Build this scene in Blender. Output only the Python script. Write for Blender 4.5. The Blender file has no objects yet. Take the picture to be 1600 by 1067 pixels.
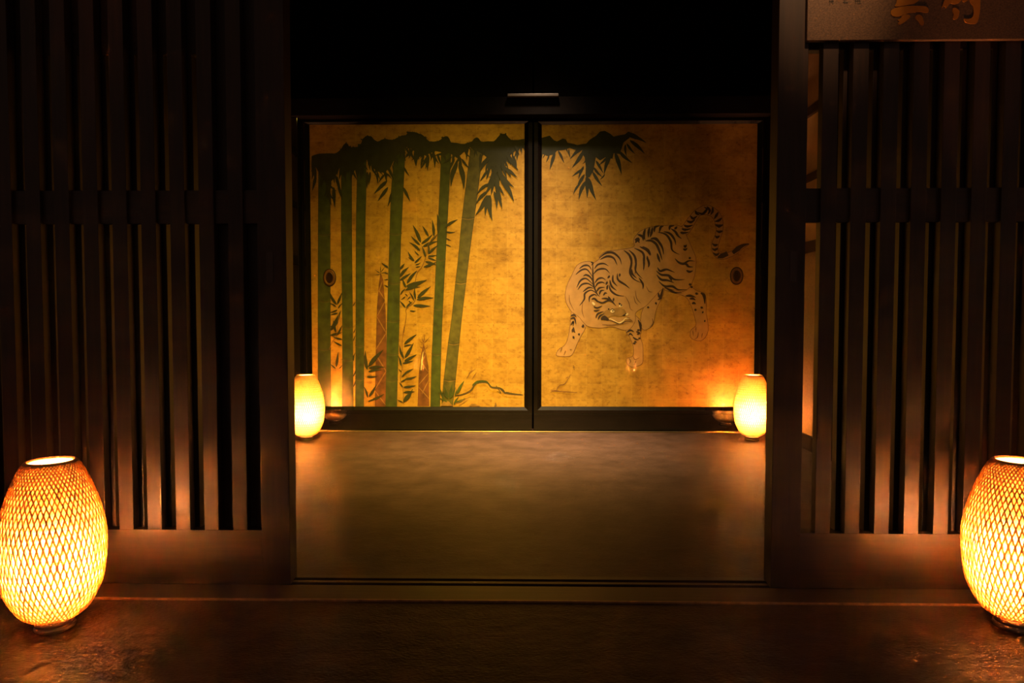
import bpy, bmesh, math, random
from mathutils import Vector, Matrix
from mathutils.geometry import tessellate_polygon
random.seed(7)
S = bpy.context.scene
C = S.collection

# ------------------------------------------------------------------ camera
F, PIT, YAW, H = 1067.0, 0.0399, 0.0178, 0.90
cam = bpy.data.objects.new('camera', bpy.data.cameras.new('camera'))
C.objects.link(cam)
cam.data.sensor_width = 36.0
cam.data.lens = F / 1600 * 36.0
cam.location = (0, 0, H)
cam.rotation_euler = (math.pi / 2 - PIT, 0, YAW)
cam.data.clip_start = 0.02
S.camera = cam

# ------------------------------------------------------------------ world, exposure, big lights
W = bpy.data.worlds.new('night'); S.world = W; W.use_nodes = True
bg = W.node_tree.nodes['Background']
bg.inputs[0].default_value = (1.0, 0.60, 0.40, 1); bg.inputs[1].default_value = 0.07
S.view_settings.view_transform = 'Standard'; S.view_settings.look = 'None'
S.view_settings.exposure = 0.0; S.view_settings.gamma = 1.0
S.view_settings.use_curve_mapping = False
S.cycles.sample_clamp_indirect = 0.0
S.cycles.max_bounces = 14; S.cycles.diffuse_bounces = 8; S.cycles.transmission_bounces = 14

def spot(name, loc, tgt, power, col, deg, blend, size):
    l = bpy.data.lights.new(name, 'SPOT'); o = bpy.data.objects.new(name, l); C.objects.link(o)
    l.energy = power; l.color = col; l.spot_size = math.radians(deg); l.spot_blend = blend; l.shadow_soft_size = size
    o.location = loc
    o.rotation_euler = (Vector(tgt) - Vector(loc)).to_track_quat('-Z', 'Y').to_euler()
    return o
def beam(o, sigma):
    """a reflector lamp's beam profile: brightest on its axis, fading off smoothly with the angle"""
    l = o.data; l.use_nodes = True
    N, L = l.node_tree.nodes, l.node_tree.links
    e = N['Emission']; g = N.new('ShaderNodeNewGeometry')
    ax = o.rotation_euler.to_matrix() @ Vector((0, 0, -1))
    d = N.new('ShaderNodeVectorMath'); d.operation = 'DOT_PRODUCT'; d.inputs[1].default_value = ax
    L.new(g.outputs['Incoming'], d.inputs[0])
    def mth(op, a, b=None):
        m = N.new('ShaderNodeMath'); m.operation = op
        for k, v in enumerate((a, b)):
            if v is None: continue
            if isinstance(v, (int, float)): m.inputs[k].default_value = v
            else: L.new(v, m.inputs[k])
        return m.outputs[0]
    a = mth('ARCCOSINE', mth('MINIMUM', mth('ABSOLUTE', d.outputs['Value']), 1.0))
    q = mth('DIVIDE', a, math.radians(sigma))
    L.new(mth('POWER', math.e, mth('MULTIPLY', mth('MULTIPLY', q, q), -1.0)), e.inputs['Strength'])
PICTURE_SPOT = spot('ceiling_spot_painting', (-0.36, 2.60, 3.30), (-0.40, 5.42, -0.52), 2150, (1.0, 0.65, 0.07), 130, 0.3, 0.08)
beam(PICTURE_SPOT, 17.5)
FLOOR_SPOT = spot('ceiling_spot_floor', (0.12, 4.85, 3.3), (0.14, 4.98, 0.0), 1350, (1.0, 0.72, 0.50), 110, 0.3, 0.05)
beam(FLOOR_SPOT, 15.5)
SIGN_SPOT = spot('ceiling_spot_sign', (0.95, 1.25, 3.0), (0.96, 2.2, 2.0), 120, (1.0, 0.55, 0.25), 21, 1.0, 0.04)
BULB_RADIANCE = 8500.0
BULB_COLOR = (1.0, 0.405, 0.175, 1)

# ------------------------------------------------------------------ helpers
def ray(px, py):
    a, b = (px - 800) / F, (py - 533.5) / F
    cp, sp, cy, sy = math.cos(PIT), math.sin(PIT), math.cos(YAW), math.sin(YAW)
    d, u = cp - b * sp, -sp - b * cp
    return Vector((a * cy - d * sy, a * sy + d * cy, u))
def at(px, py, Y):
    """point of the place on the upright plane at depth Y that the photograph shows at px, py"""
    r = ray(px, py); t = Y / r.y
    return Vector((r.x * t, Y, H + r.z * t))

def tag(o, label=None, cat=None, group=None, kind=None):
    if label: o['label'] = label
    if cat: o['category'] = cat
    if group: o['group'] = group
    if kind: o['kind'] = kind
    return o
def empty(name, loc=(0, 0, 0)):
    o = bpy.data.objects.new(name, None); C.objects.link(o); o.location = loc; o.empty_display_size = .1
    return o
def link(name, bm, mat, parent=None, smooth=False):
    me = bpy.data.meshes.new(name)
    bmesh.ops.recalc_face_normals(bm, faces=bm.faces)
    bm.to_mesh(me); bm.free()
    for m in (mat if isinstance(mat, (list, tuple)) else [mat]): me.materials.append(m)
    if smooth:
        for p in me.polygons: p.use_smooth = True
    o = bpy.data.objects.new(name, me); C.objects.link(o)
    if parent:
        o.parent = parent
        # meshes are written in world space: bring them into the parent's space
        off = Vector(parent.location)
        p = parent.parent
        while p: off += Vector(p.location); p = p.parent
        me.transform(Matrix.Translation(-off))
    return o
def box(bm, x0, x1, y0, y1, z0, z1, bev=0.0):
    r = bmesh.ops.create_cube(bm, size=1)
    vs = r['verts']
    bmesh.ops.scale(bm, vec=(x1 - x0, y1 - y0, z1 - z0), verts=vs)
    bmesh.ops.translate(bm, vec=((x0 + x1) / 2, (y0 + y1) / 2, (z0 + z1) / 2), verts=vs)
    if bev:
        es = list({e for v in vs for e in v.link_edges})
        bmesh.ops.bevel(bm, geom=es, offset=bev, segments=2, profile=.5, affect='EDGES')
def boxo(name, x0, x1, y0, y1, z0, z1, mat, parent=None, bev=0.0):
    bm = bmesh.new(); box(bm, x0, x1, y0, y1, z0, z1, bev)
    return link(name, bm, mat, parent)
def lathe(bm, prof, n=64, cx=0, cy=0, z0=0):
    rings = []
    for r, z in prof:
        if r < 1e-6: rings.append([bm.verts.new((cx, cy, z0 + z))])
        else: rings.append([bm.verts.new((cx + r * math.cos(2 * math.pi * k / n), cy + r * math.sin(2 * math.pi * k / n), z0 + z)) for k in range(n)])
    for a, b in zip(rings, rings[1:]):
        if len(a) == 1 and len(b) == 1: continue
        for k in range(n):
            k2 = (k + 1) % n
            if len(a) == 1: bm.faces.new((a[0], b[k2], b[k]))
            elif len(b) == 1: bm.faces.new((a[k], a[k2], b[0]))
            else: bm.faces.new((a[k], a[k2], b[k2], b[k]))

# ------------------------------------------------------------------ materials
def nodes(name):
    m = bpy.data.materials.new(name); m.use_nodes = True
    nt = m.node_tree; return m, nt, nt.nodes['Principled BSDF'], nt.nodes, nt.links
def ramp(N, stops):
    r = N.new('ShaderNodeValToRGB'); e = r.color_ramp.elements
    while len(e) < len(stops): e.new(.5)
    for k, (p, c) in zip(e, stops): k.position = p; k.color = (*c, 1)
    return r
def coords(N, L, scale, rot=(0, 0, 0)):
    t = N.new('ShaderNodeTexCoord'); m = N.new('ShaderNodeMapping')
    m.inputs['Scale'].default_value = scale; m.inputs['Rotation'].default_value = rot
    L.new(t.outputs['Object'], m.inputs[0]); return m
def wood(name, c0, c1, scale, rough=.46, coat=.0, bump=.08):
    m, nt, p, N, L = nodes(name)
    mp = coords(N, L, scale)
    n = N.new('ShaderNodeTexNoise'); n.inputs['Scale'].default_value = 3.0; n.inputs['Detail'].default_value = 7; n.inputs['Roughness'].default_value = .62
    L.new(mp.outputs[0], n.inputs['Vector'])
    r = ramp(N, [(.32, c0), (.7, c1)]); L.new(n.outputs[0], r.inputs[0]); L.new(r.outputs[0], p.inputs['Base Color'])
    b = N.new('ShaderNodeBump'); b.inputs['Strength'].default_value = bump; b.inputs['Distance'].default_value = .002
    L.new(n.outputs[0], b.inputs['Height']); L.new(b.outputs[0], p.inputs['Normal'])
    p.inputs['Roughness'].default_value = rough; p.inputs['Specular IOR Level'].default_value = .50
    p.inputs['Coat Weight'].default_value = coat; p.inputs['Coat Roughness'].default_value = .22
    return m
WOOD_V = wood('dark_stained_wood_upright', (.014, .0050, .0023), (.034, .0122, .0052), (22, 22, 1.3))
WOOD_H = wood('dark_stained_wood_level', (.016, .0058, .0026), (.038, .0137, .0058), (1.3, 22, 26))
SILL = wood('sill_wood', (.026, .012, .006), (.055, .026, .012), (1.0, 24, 24), rough=.5, coat=0)
BOARD = wood('sign_board_wood', (.050, .023, .009), (.150, .073, .031), (60, 60, 80), rough=.5, coat=0, bump=.25)
def plain(name, col, rough=.5, metal=0., coat=0., coatr=.03, noise=0., nscale=20, spec=.5):
    m, nt, p, N, L = nodes(name)
    p.inputs['Roughness'].default_value = rough; p.inputs['Metallic'].default_value = metal
    p.inputs['Coat Weight'].default_value = coat; p.inputs['Coat Roughness'].default_value = coatr
    p.inputs['Specular IOR Level'].default_value = spec
    n = N.new('ShaderNodeTexNoise'); n.inputs['Scale'].default_value = nscale; n.inputs['Detail'].default_value = 5
    mp = coords(N, L, (1, 1, 1)); L.new(mp.outputs[0], n.inputs['Vector'])
    k = noise
    r = ramp(N, [(.3, tuple(c * (1 - k) for c in col)), (.7, tuple(min(1, c * (1 + k)) for c in col))])
    L.new(n.outputs[0], r.inputs[0]); L.new(r.outputs[0], p.inputs['Base Color'])
    return m
LACQUER = plain('black_lacquer', (.0045, .0028, .002), .5, coat=1.0, coatr=.04, noise=.2, spec=.1)
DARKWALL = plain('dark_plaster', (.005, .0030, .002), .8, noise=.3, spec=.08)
PLASTER = plain('sand_plaster', (.30, .20, .11), .85, noise=.12, nscale=60)
PAPERBOARD = plain('pale_board', (.50, .31, .16), .7, noise=.1, nscale=12)
METAL = plain('brushed_metal_strip', (.55, .42, .28), .3, metal=1.0, noise=.1)
PALEMETAL = plain('pale_metal', (.10, .075, .055), .5, metal=.3, noise=.1)
GOLDINK = plain('gold_lettering', (.33, .125, .015), .5, noise=.15, spec=.1)
DARKINK = plain('dark_lettering', (.03, .016, .008), .6, noise=.1)
BRONZE = plain('dark_bronze', (.035, .014, .008), .35, metal=.4, coat=.6, noise=.2)
EDGE = plain('edge_highlight_strip', (.30, .16, .075), .4, metal=.3, noise=.35, nscale=40)  # pale colour puts the highlight line along the floor edge
PULLPLATE = plain('worn_bronze', (.20, .085, .026), .5, metal=.3, coat=.5, noise=.25)
BASEWOOD = plain('lamp_base_finish', (.34, .27, .20), .26, metal=.55, noise=.15)
SOCKET = plain('lamp_socket', (.5, .45, .38), .5)
def stone(name, c0, c1, rough, bump, spec):
    m, nt, p, N, L = nodes(name)
    mp = coords(N, L, (1, 1, 1))
    n = N.new('ShaderNodeTexNoise'); n.inputs['Scale'].default_value = 5; n.inputs['Detail'].default_value = 9; n.inputs['Roughness'].default_value = .68
    L.new(mp.outputs[0], n.inputs['Vector'])
    r = ramp(N, [(.35, c0), (.68, c1)]); L.new(n.outputs[0], r.inputs[0]); L.new(r.outputs[0], p.inputs['Base Color'])
    mp2 = coords(N, L, (1, 1.6, 1))
    n2 = N.new('ShaderNodeTexNoise'); n2.inputs['Scale'].default_value = 85; n2.inputs['Detail'].default_value = 4
    L.new(mp2.outputs[0], n2.inputs['Vector'])
    n3 = N.new('ShaderNodeTexNoise'); n3.inputs['Scale'].default_value = 14; n3.inputs['Detail'].default_value = 3
    L.new(mp2.outputs[0], n3.inputs['Vector'])
    ad = N.new('ShaderNodeMath'); ad.operation = 'MULTIPLY_ADD'; ad.inputs[1].default_value = 1.6
    L.new(n3.outputs[0], ad.inputs[0]); L.new(n2.outputs[0], ad.inputs[2])
    b = N.new('ShaderNodeBump'); b.inputs['Strength'].default_value = bump; b.inputs['Distance'].default_value = .004
    L.new(ad.outputs[0], b.inputs['Height']); L.new(b.outputs[0], p.inputs['Normal'])
    p.inputs['Roughness'].default_value = rough; p.inputs['Specular IOR Level'].default_value = spec
    return m
STONE_F = stone('dark_stone_front', (.040, .021, .012), (.086, .046, .026), .47, .65, .07)
STONE_H = stone('dark_stone_hall', (.050, .0275, .020), (.096, .053, .040), .52, .40, .16)

def gold():
    m, nt, p, N, L = nodes('gold_leaf_ground')
    mp = coords(N, L, (1, 1, 1), (math.pi / 2, 0, 0))
    br = N.new('ShaderNodeTexBrick'); br.inputs['Scale'].default_value = 1.0
    br.inputs['Brick Width'].default_value = .12; br.inputs['Row Height'].default_value = .12
    br.inputs['Mortar Size'].default_value = .0016; br.inputs['Mortar Smooth'].default_value = .6
    br.offset = 0.0
    br.inputs['Color1'].default_value = (.66, .385, .070, 1); br.inputs['Color2'].default_value = (.56, .315, .055, 1); br.inputs['Mortar'].default_value = (.72, .46, .11, 1)
    n0 = N.new('ShaderNodeTexNoise'); n0.inputs['Scale'].default_value = 9; n0.inputs['Detail'].default_value = 4
    L.new(mp.outputs[0], n0.inputs['Vector'])
    mixv = N.new('ShaderNodeVectorMath'); mixv.operation = 'MULTIPLY_ADD'; mixv.inputs[1].default_value = (.010, .010, 0)
    L.new(n0.outputs['Color'], mixv.inputs[0]); L.new(mp.outputs[0], mixv.inputs[2]); L.new(mixv.outputs[0], br.inputs['Vector'])
    n = N.new('ShaderNodeTexNoise'); n.inputs['Scale'].default_value = 7; n.inputs['Detail'].default_value = 10; n.inputs['Roughness'].default_value = .72
    mpa = coords(N, L, (1, 1, 1.6)); L.new(mpa.outputs[0], n.inputs['Vector'])
    r = ramp(N, [(.30, (.42, .33, .26)), (.50, (.86, .82, .76)), (.66, (1, 1, 1))]); L.new(n.outputs[0], r.inputs[0])
    mx = N.new('ShaderNodeMix'); mx.data_type = 'RGBA'; mx.blend_type = 'MULTIPLY'; mx.inputs[0].default_value = .75
    L.new(br.outputs['Color'], mx.inputs[6]); L.new(r.outputs[0], mx.inputs[7])
    # worn, browned patches
    n2 = N.new('ShaderNodeTexNoise'); n2.inputs['Scale'].default_value = 3.4; n2.inputs['Detail'].default_value = 8; n2.inputs['Roughness'].default_value = .7
    L.new(mp.outputs[0], n2.inputs['Vector'])
    r2 = ramp(N, [(.28, (.5, .40, .30)), (.46, (1, 1, 1))]); L.new(n2.outputs[0], r2.inputs[0])
    mx2 = N.new('ShaderNodeMix'); mx2.data_type = 'RGBA'; mx2.blend_type = 'MULTIPLY'; mx2.inputs[0].default_value = .8
    L.new(mx.outputs[2], mx2.inputs[6]); L.new(r2.outputs[0], mx2.inputs[7])
    fine = N.new('ShaderNodeTexNoise'); fine.inputs['Scale'].default_value = 30; fine.inputs['Detail'].default_value = 6; fine.inputs['Roughness'].default_value = .75
    mpf = coords(N, L, (1.0, 1, 1.3)); L.new(mpf.outputs[0], fine.inputs['Vector'])
    r3 = ramp(N, [(.30, (.40, .28, .20)), (.46, (.93, .91, .88)), (.7, (1, 1, 1))]); L.new(fine.outputs[0], r3.inputs[0])
    mx3 = N.new('ShaderNodeMix'); mx3.data_type = 'RGBA'; mx3.blend_type = 'MULTIPLY'; mx3.inputs[0].default_value = .8
    L.new(mx2.outputs[2], mx3.inputs[6]); L.new(r3.outputs[0], mx3.inputs[7])
    L.new(mx3.outputs[2], p.inputs['Base Color'])
    p.inputs['Metallic'].default_value = .25; p.inputs['Roughness'].default_value = .48
    p.inputs['Coat Weight'].default_value = 1.0; p.inputs['Coat Roughness'].default_value = .012
    return m
GOLD = gold()
def pigment(name, col, k=.3):
    return plain(name, col, .6, coat=1.0, coatr=.012, noise=k, nscale=16)
P_LEAF = pigment('pigment_leaf', (.024, .026, .008))
P_CULM = pigment('pigment_culm_green', (.042, .058, .007), .45)
P_CULM2 = pigment('pigment_culm_olive', (.088, .076, .015), .45)
P_NODE = pigment('pigment_node', (.06, .045, .012))
P_SHOOT = pigment('pigment_shoot_brown', (.15, .050, .016), .5)
P_SHOOTL = pigment('pigment_shoot_pale', (.30, .145, .045))
P_FUR = pigment('pigment_fur', (.45, .245, .085), .12)
P_STRIPE = pigment('pigment_stripe', (.035, .016, .010))
P_LINE = pigment('pigment_outline', (.19, .085, .025))
P_PALE = pigment('pigment_pale', (.80, .62, .34), .1)
P_BARK = pigment('pigment_wash_brown', (.26, .14, .035), .4)
PIG = [GOLD, P_LEAF, P_CULM, P_CULM2, P_NODE, P_SHOOT, P_SHOOTL, P_FUR, P_STRIPE, P_LINE, P_PALE, P_BARK]
G_, LEAF, CULM, CULM2, NODE, SHOOT, SHOOTL, FUR, STRIPE, LINE, PALE, BARK = range(12)

def bamboo_strip(name, d, t, fac):
    m = bpy.data.materials.new(name); m.use_nodes = True
    N, L = m.node_tree.nodes, m.node_tree.links
    N.remove(N['Principled BSDF']); out = N['Material Output']
    df = N.new('ShaderNodeBsdfDiffuse'); tr = N.new('ShaderNodeBsdfTranslucent'); mx = N.new('ShaderNodeMixShader')
    mp = coords(N, L, (30, 30, 6)); n = N.new('ShaderNodeTexNoise'); n.inputs['Scale'].default_value = 4
    L.new(mp.outputs[0], n.inputs['Vector'])
    for nd, c in ((df, d), (tr, t)):
        r = ramp(N, [(.3, tuple(v * .72 for v in c)), (.7, c)]); L.new(n.outputs[0], r.inputs[0]); L.new(r.outputs[0], nd.inputs[0])
    mx.inputs[0].default_value = fac
    L.new(df.outputs[0], mx.inputs[1]); L.new(tr.outputs[0], mx.inputs[2]); L.new(mx.outputs[0], out.inputs[0])
    return m
BAMBOO_OUT = bamboo_strip('bamboo_strip_outer', (.66, .43, .21), (.82, .50, .22), .46)
BAMBOO_IN = bamboo_strip('bamboo_strip_inner', (.90, .80, .60), (.96, .86, .62), .60)
BAMBOO_RIM = bamboo_strip('bamboo_rim', (.72, .48, .24), (.80, .50, .22), .40)
def bulbmat():
    m = bpy.data.materials.new('lit_bulb'); m.use_nodes = True
    N, L = m.node_tree.nodes, m.node_tree.links
    N.remove(N['Principled BSDF']); e = N.new('ShaderNodeEmission')
    e.inputs[0].default_value = BULB_COLOR; e.inputs[1].default_value = BULB_RADIANCE
    L.new(e.outputs[0], N['Material Output'].inputs[0]); return m
BULB = bulbmat()

# ------------------------------------------------------------------ setting
ZI = -0.0315                      # hall floor, a little below the front floor
YS, YD = 2.109, 2.219             # edge of the front floor, front of the sliding doors
YB = 5.42                         # painted surface of the back doors
XW = 1.96                         # side walls of the hall
def struct(o): o['kind'] = 'structure'; return o
struct(boxo('floor', -4.2, 4.2, -2.6, YS - .012, -.20, 0, STONE_F))
struct(boxo('hall_floor', -2.6, 2.6, 2.312, 6.2, ZI - .15, ZI, STONE_H))
# floor edge strip and grooved sill
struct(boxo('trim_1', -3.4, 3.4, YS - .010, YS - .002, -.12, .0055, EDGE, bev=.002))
bm = bmesh.new()
prof = [(YS + .002, -.12), (YS + .002, .002), (2.222, .002), (2.222, -.012), (2.244, -.012), (2.244, .002), (2.262, .002), (2.262, -.012), (2.284, -.012), (2.284, .002), (2.310, .002), (2.310, -.12)]
a = [bm.verts.new((-3.4, y, z)) for y, z in prof]; b = [bm.verts.new((3.4, y, z)) for y, z in prof]
for i in range(len(prof)):
    j = (i + 1) % len(prof); bm.faces.new((a[i], a[j], b[j], b[i]))
bm.faces.new(a); bm.faces.new(list(reversed(b)))
struct(link('trim_2', bm, SILL))
# hall walls: plaster near the painted screens, near-black sheets as painted shade toward entrance
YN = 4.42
struct(boxo('wall_right', XW, XW + .1, 2.45, 5.9, ZI, 3.5, PLASTER))
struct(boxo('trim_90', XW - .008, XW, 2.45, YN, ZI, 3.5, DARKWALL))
struct(boxo('wall_left', -XW - .1, -XW, 2.45, 5.9, ZI, 3.5, PLASTER))
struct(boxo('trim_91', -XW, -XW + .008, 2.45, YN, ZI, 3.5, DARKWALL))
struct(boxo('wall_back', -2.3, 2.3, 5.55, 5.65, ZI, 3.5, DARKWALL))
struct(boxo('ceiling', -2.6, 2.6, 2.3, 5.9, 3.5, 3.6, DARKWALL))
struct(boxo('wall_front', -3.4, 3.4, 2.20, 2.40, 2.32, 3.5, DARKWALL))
n = 3
for sgn, side in ((1, 'right'), (-1, 'left')):
    xa, xb = sorted((sgn * XW, sgn * (XW - .02)))
    struct(boxo('baseboard_' + side, xa, xb, YN, 5.36, ZI, ZI + .10, WOOD_H, bev=.002))
    zw = lambda y: at(1268, y, XW / ((1268 - 832) / F)).z
    rails = [(zw(396), zw(379)), (zw(286), zw(275)), (zw(185), zw(171)), (zw(81), zw(40))]
    for (z0, z1), th in zip(rails, (.03, .03, .03, .05)):
        xa, xb = sorted((sgn * XW, sgn * (XW - th)))
        struct(boxo('trim_%d' % n, xa, xb, YN, 5.36, z0, z1, WOOD_H, bev=.003)); n += 1
    for (q, z0), (z1, q2) in zip(rails, rails[1:]):
        xa, xb = sorted((sgn * XW, sgn * (XW - .006)))
        struct(boxo('trim_%d' % n, xa, xb, YN, 5.36, z0, z1, PAPERBOARD)); n += 1

# back door surround
def px(x, Y, y=430): return at(x, y, Y).x
def pz(y, Y, x=832): return at(x, y, Y).z
YF = 5.398
x_l, x_m0, x_m1, x_r = px(472, YF), px(831.6, YF), px(834.2, YF), px(1195, YF)
zft = pz(186, YF)
struct(boxo('trim_%d' % n, px(455, YF), x_l - .002, 5.33, 5.54, ZI, zft + .004, LACQUER, bev=.003)); n += 1
struct(boxo('trim_%d' % n, x_r + .002, px(1208.5, YF), 5.33, 5.54, ZI, zft + .004, LACQUER, bev=.003)); n += 1
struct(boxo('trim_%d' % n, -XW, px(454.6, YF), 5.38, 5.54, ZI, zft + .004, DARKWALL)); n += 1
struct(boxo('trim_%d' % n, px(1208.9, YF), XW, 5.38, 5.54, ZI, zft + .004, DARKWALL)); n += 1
bm = bmesh.new()
box(bm, -XW, XW, 5.30, 5.54, zft + .006, pz(151, 5.30), .004)
struct(link('trim_%d' % n, bm, DARKWALL)); n += 1
bm = bmesh.new()
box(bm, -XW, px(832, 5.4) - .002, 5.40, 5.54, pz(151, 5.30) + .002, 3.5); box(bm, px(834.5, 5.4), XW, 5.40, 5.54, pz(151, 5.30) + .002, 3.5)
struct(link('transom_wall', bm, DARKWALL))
struct(boxo('trim_%d' % n, -XW + .02, XW - .02, 5.352, 5.384, ZI, ZI + .010, METAL, bev=.003)); n += 1
zb = pz(149.6, 5.28)
bar = boxo('lintel_bar', px(793, 5.28), px(872, 5.28), 5.262, 5.299, zb - .010, zb + .012, PALEMETAL, bev=.004)
tag(bar, 'thin pale bar on the black lintel above the meeting of the painted screens', 'bar')

# ------------------------------------------------------------------ painting tools (flat pigment on the panel, all one mesh)
class Canvas:
    def __init__(s, y): s.bm = bmesh.new(); s.y = y; s.k = 0
    def P(s, q):
        v = at(q[0], q[1], YB); return (v.x, s.y - .0004 - s.k * .000012, v.z)
    def poly(s, pts, m):
        s.k += 1
        vs = [Vector((p[0], p[1], 0)) for p in pts]
        bv = [s.bm.verts.new(s.P(p)) for p in pts]
        for t in tessellate_polygon([vs]):
            try: f = s.bm.faces.new([bv[i] for i in t]); f.material_index = m
            except ValueError: pass
    def stroke(s, pts, ws, m, n=6):
        s.k += 1
        P = smooth(pts, n); T = len(P) - 1
        if not isinstance(ws, (list, tuple)): ws = [ws, ws]
        L, R = [], []
        for i, p in enumerate(P):
            a, b = P[max(0, i - 1)], P[min(T, i + 1)]
            dx, dy = b[0] - a[0], b[1] - a[1]; d = math.hypot(dx, dy) or 1
            u = i / T * (len(ws) - 1); j = min(int(u), len(ws) - 2); w = (ws[j] + (ws[j + 1] - ws[j]) * (u - j)) / 2
            L.append(s.bm.verts.new(s.P((p[0] - dy / d * w, p[1] + dx / d * w)))); R.append(s.bm.verts.new(s.P((p[0] + dy / d * w, p[1] - dx / d * w))))
        for i in range(T):
            f = s.bm.faces.new((L[i], L[i + 1], R[i + 1], R[i])); f.material_index = m
    def leaf(s, a, b, m=LEAF, w=None, bend=None):
        d = math.hypot(b[0] - a[0], b[1] - a[1]); w = w or max(1.6, d * .19)
        bend = random.uniform(-.07, .07) if bend is None else bend
        c = ((a[0] + b[0]) / 2 - (b[1] - a[1]) * bend, (a[1] + b[1]) / 2 + (b[0] - a[0]) * bend)
        s.stroke([a, c, b], [w * .15, w * .8, w, w * .75, w * .35, .1], m, 5)
def smooth(p, n):
    if len(p) < 3: return [(p[0][0] + (p[-1][0] - p[0][0]) * i / 4, p[0][1] + (p[-1][1] - p[0][1]) * i / 4) for i in range(5)]
    q = [p[0]] + list(p) + [p[-1]]; out = []
    for i in range(1, len(q) - 2):
        for k in range(n):
            t = k / n; r = []
            for d in (0, 1):
                a, b, c, e = q[i - 1][d], q[i][d], q[i + 1][d], q[i + 2][d]
                r.append(.5 * (2 * b + (c - a) * t + (2 * a - 5 * b + 4 * c - e) * t * t + (3 * b - a - 3 * c + e) * t ** 3))
            out.append(tuple(r))
    out.append(p[-1]); return out
def frm(ox, oy, s): return lambda *q: [(ox + x / s, oy + y / s) for x, y in q]

def ground(cv, x0, x1, y0, y1):
    a, b = at(x0, (y0 + y1) / 2, YB).x, at(x1, (y0 + y1) / 2, YB).x
    z0, z1 = at((x0 + x1) / 2, y1, YB).z, at((x0 + x1) / 2, y0, YB).z
    box(cv.bm, a, b, cv.y, cv.y + .012, z0, z1)
    return a, b, z0, z1

def culm(cv, rows, m, nodes_at, edge=.9):
    L = [(r[1], r[0]) for r in rows]; R = [(r[2], r[0]) for r in rows]
    cv.poly(smooth(L, 4) + smooth(R, 4)[::-1], m)
    cv.stroke(L, edge, NODE, 4); cv.stroke(R, edge, NODE, 4)
    def X(pts, y):
        for (xa, ya), (xb, yb) in zip(pts, pts[1:]):
            if ya <= y <= yb: return xa + (xb - xa) * (y - ya) / (yb - ya)
        return pts[-1][0]
    for y in nodes_at:
        a, b = X(L, y), X(R, y)
        cv.stroke([(a - .8, y - .6), ((a + b) / 2, y + 1.0), (b + .8, y - .6)], [1.4, 1.1, 1.4], NODE, 4)
        cv.stroke([(a, y + 1.4), ((a + b) / 2, y + 3.0), (b, y + 1.4)], [.5, .9, .5], BARK if m == CULM2 else CULM2, 4)

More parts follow.
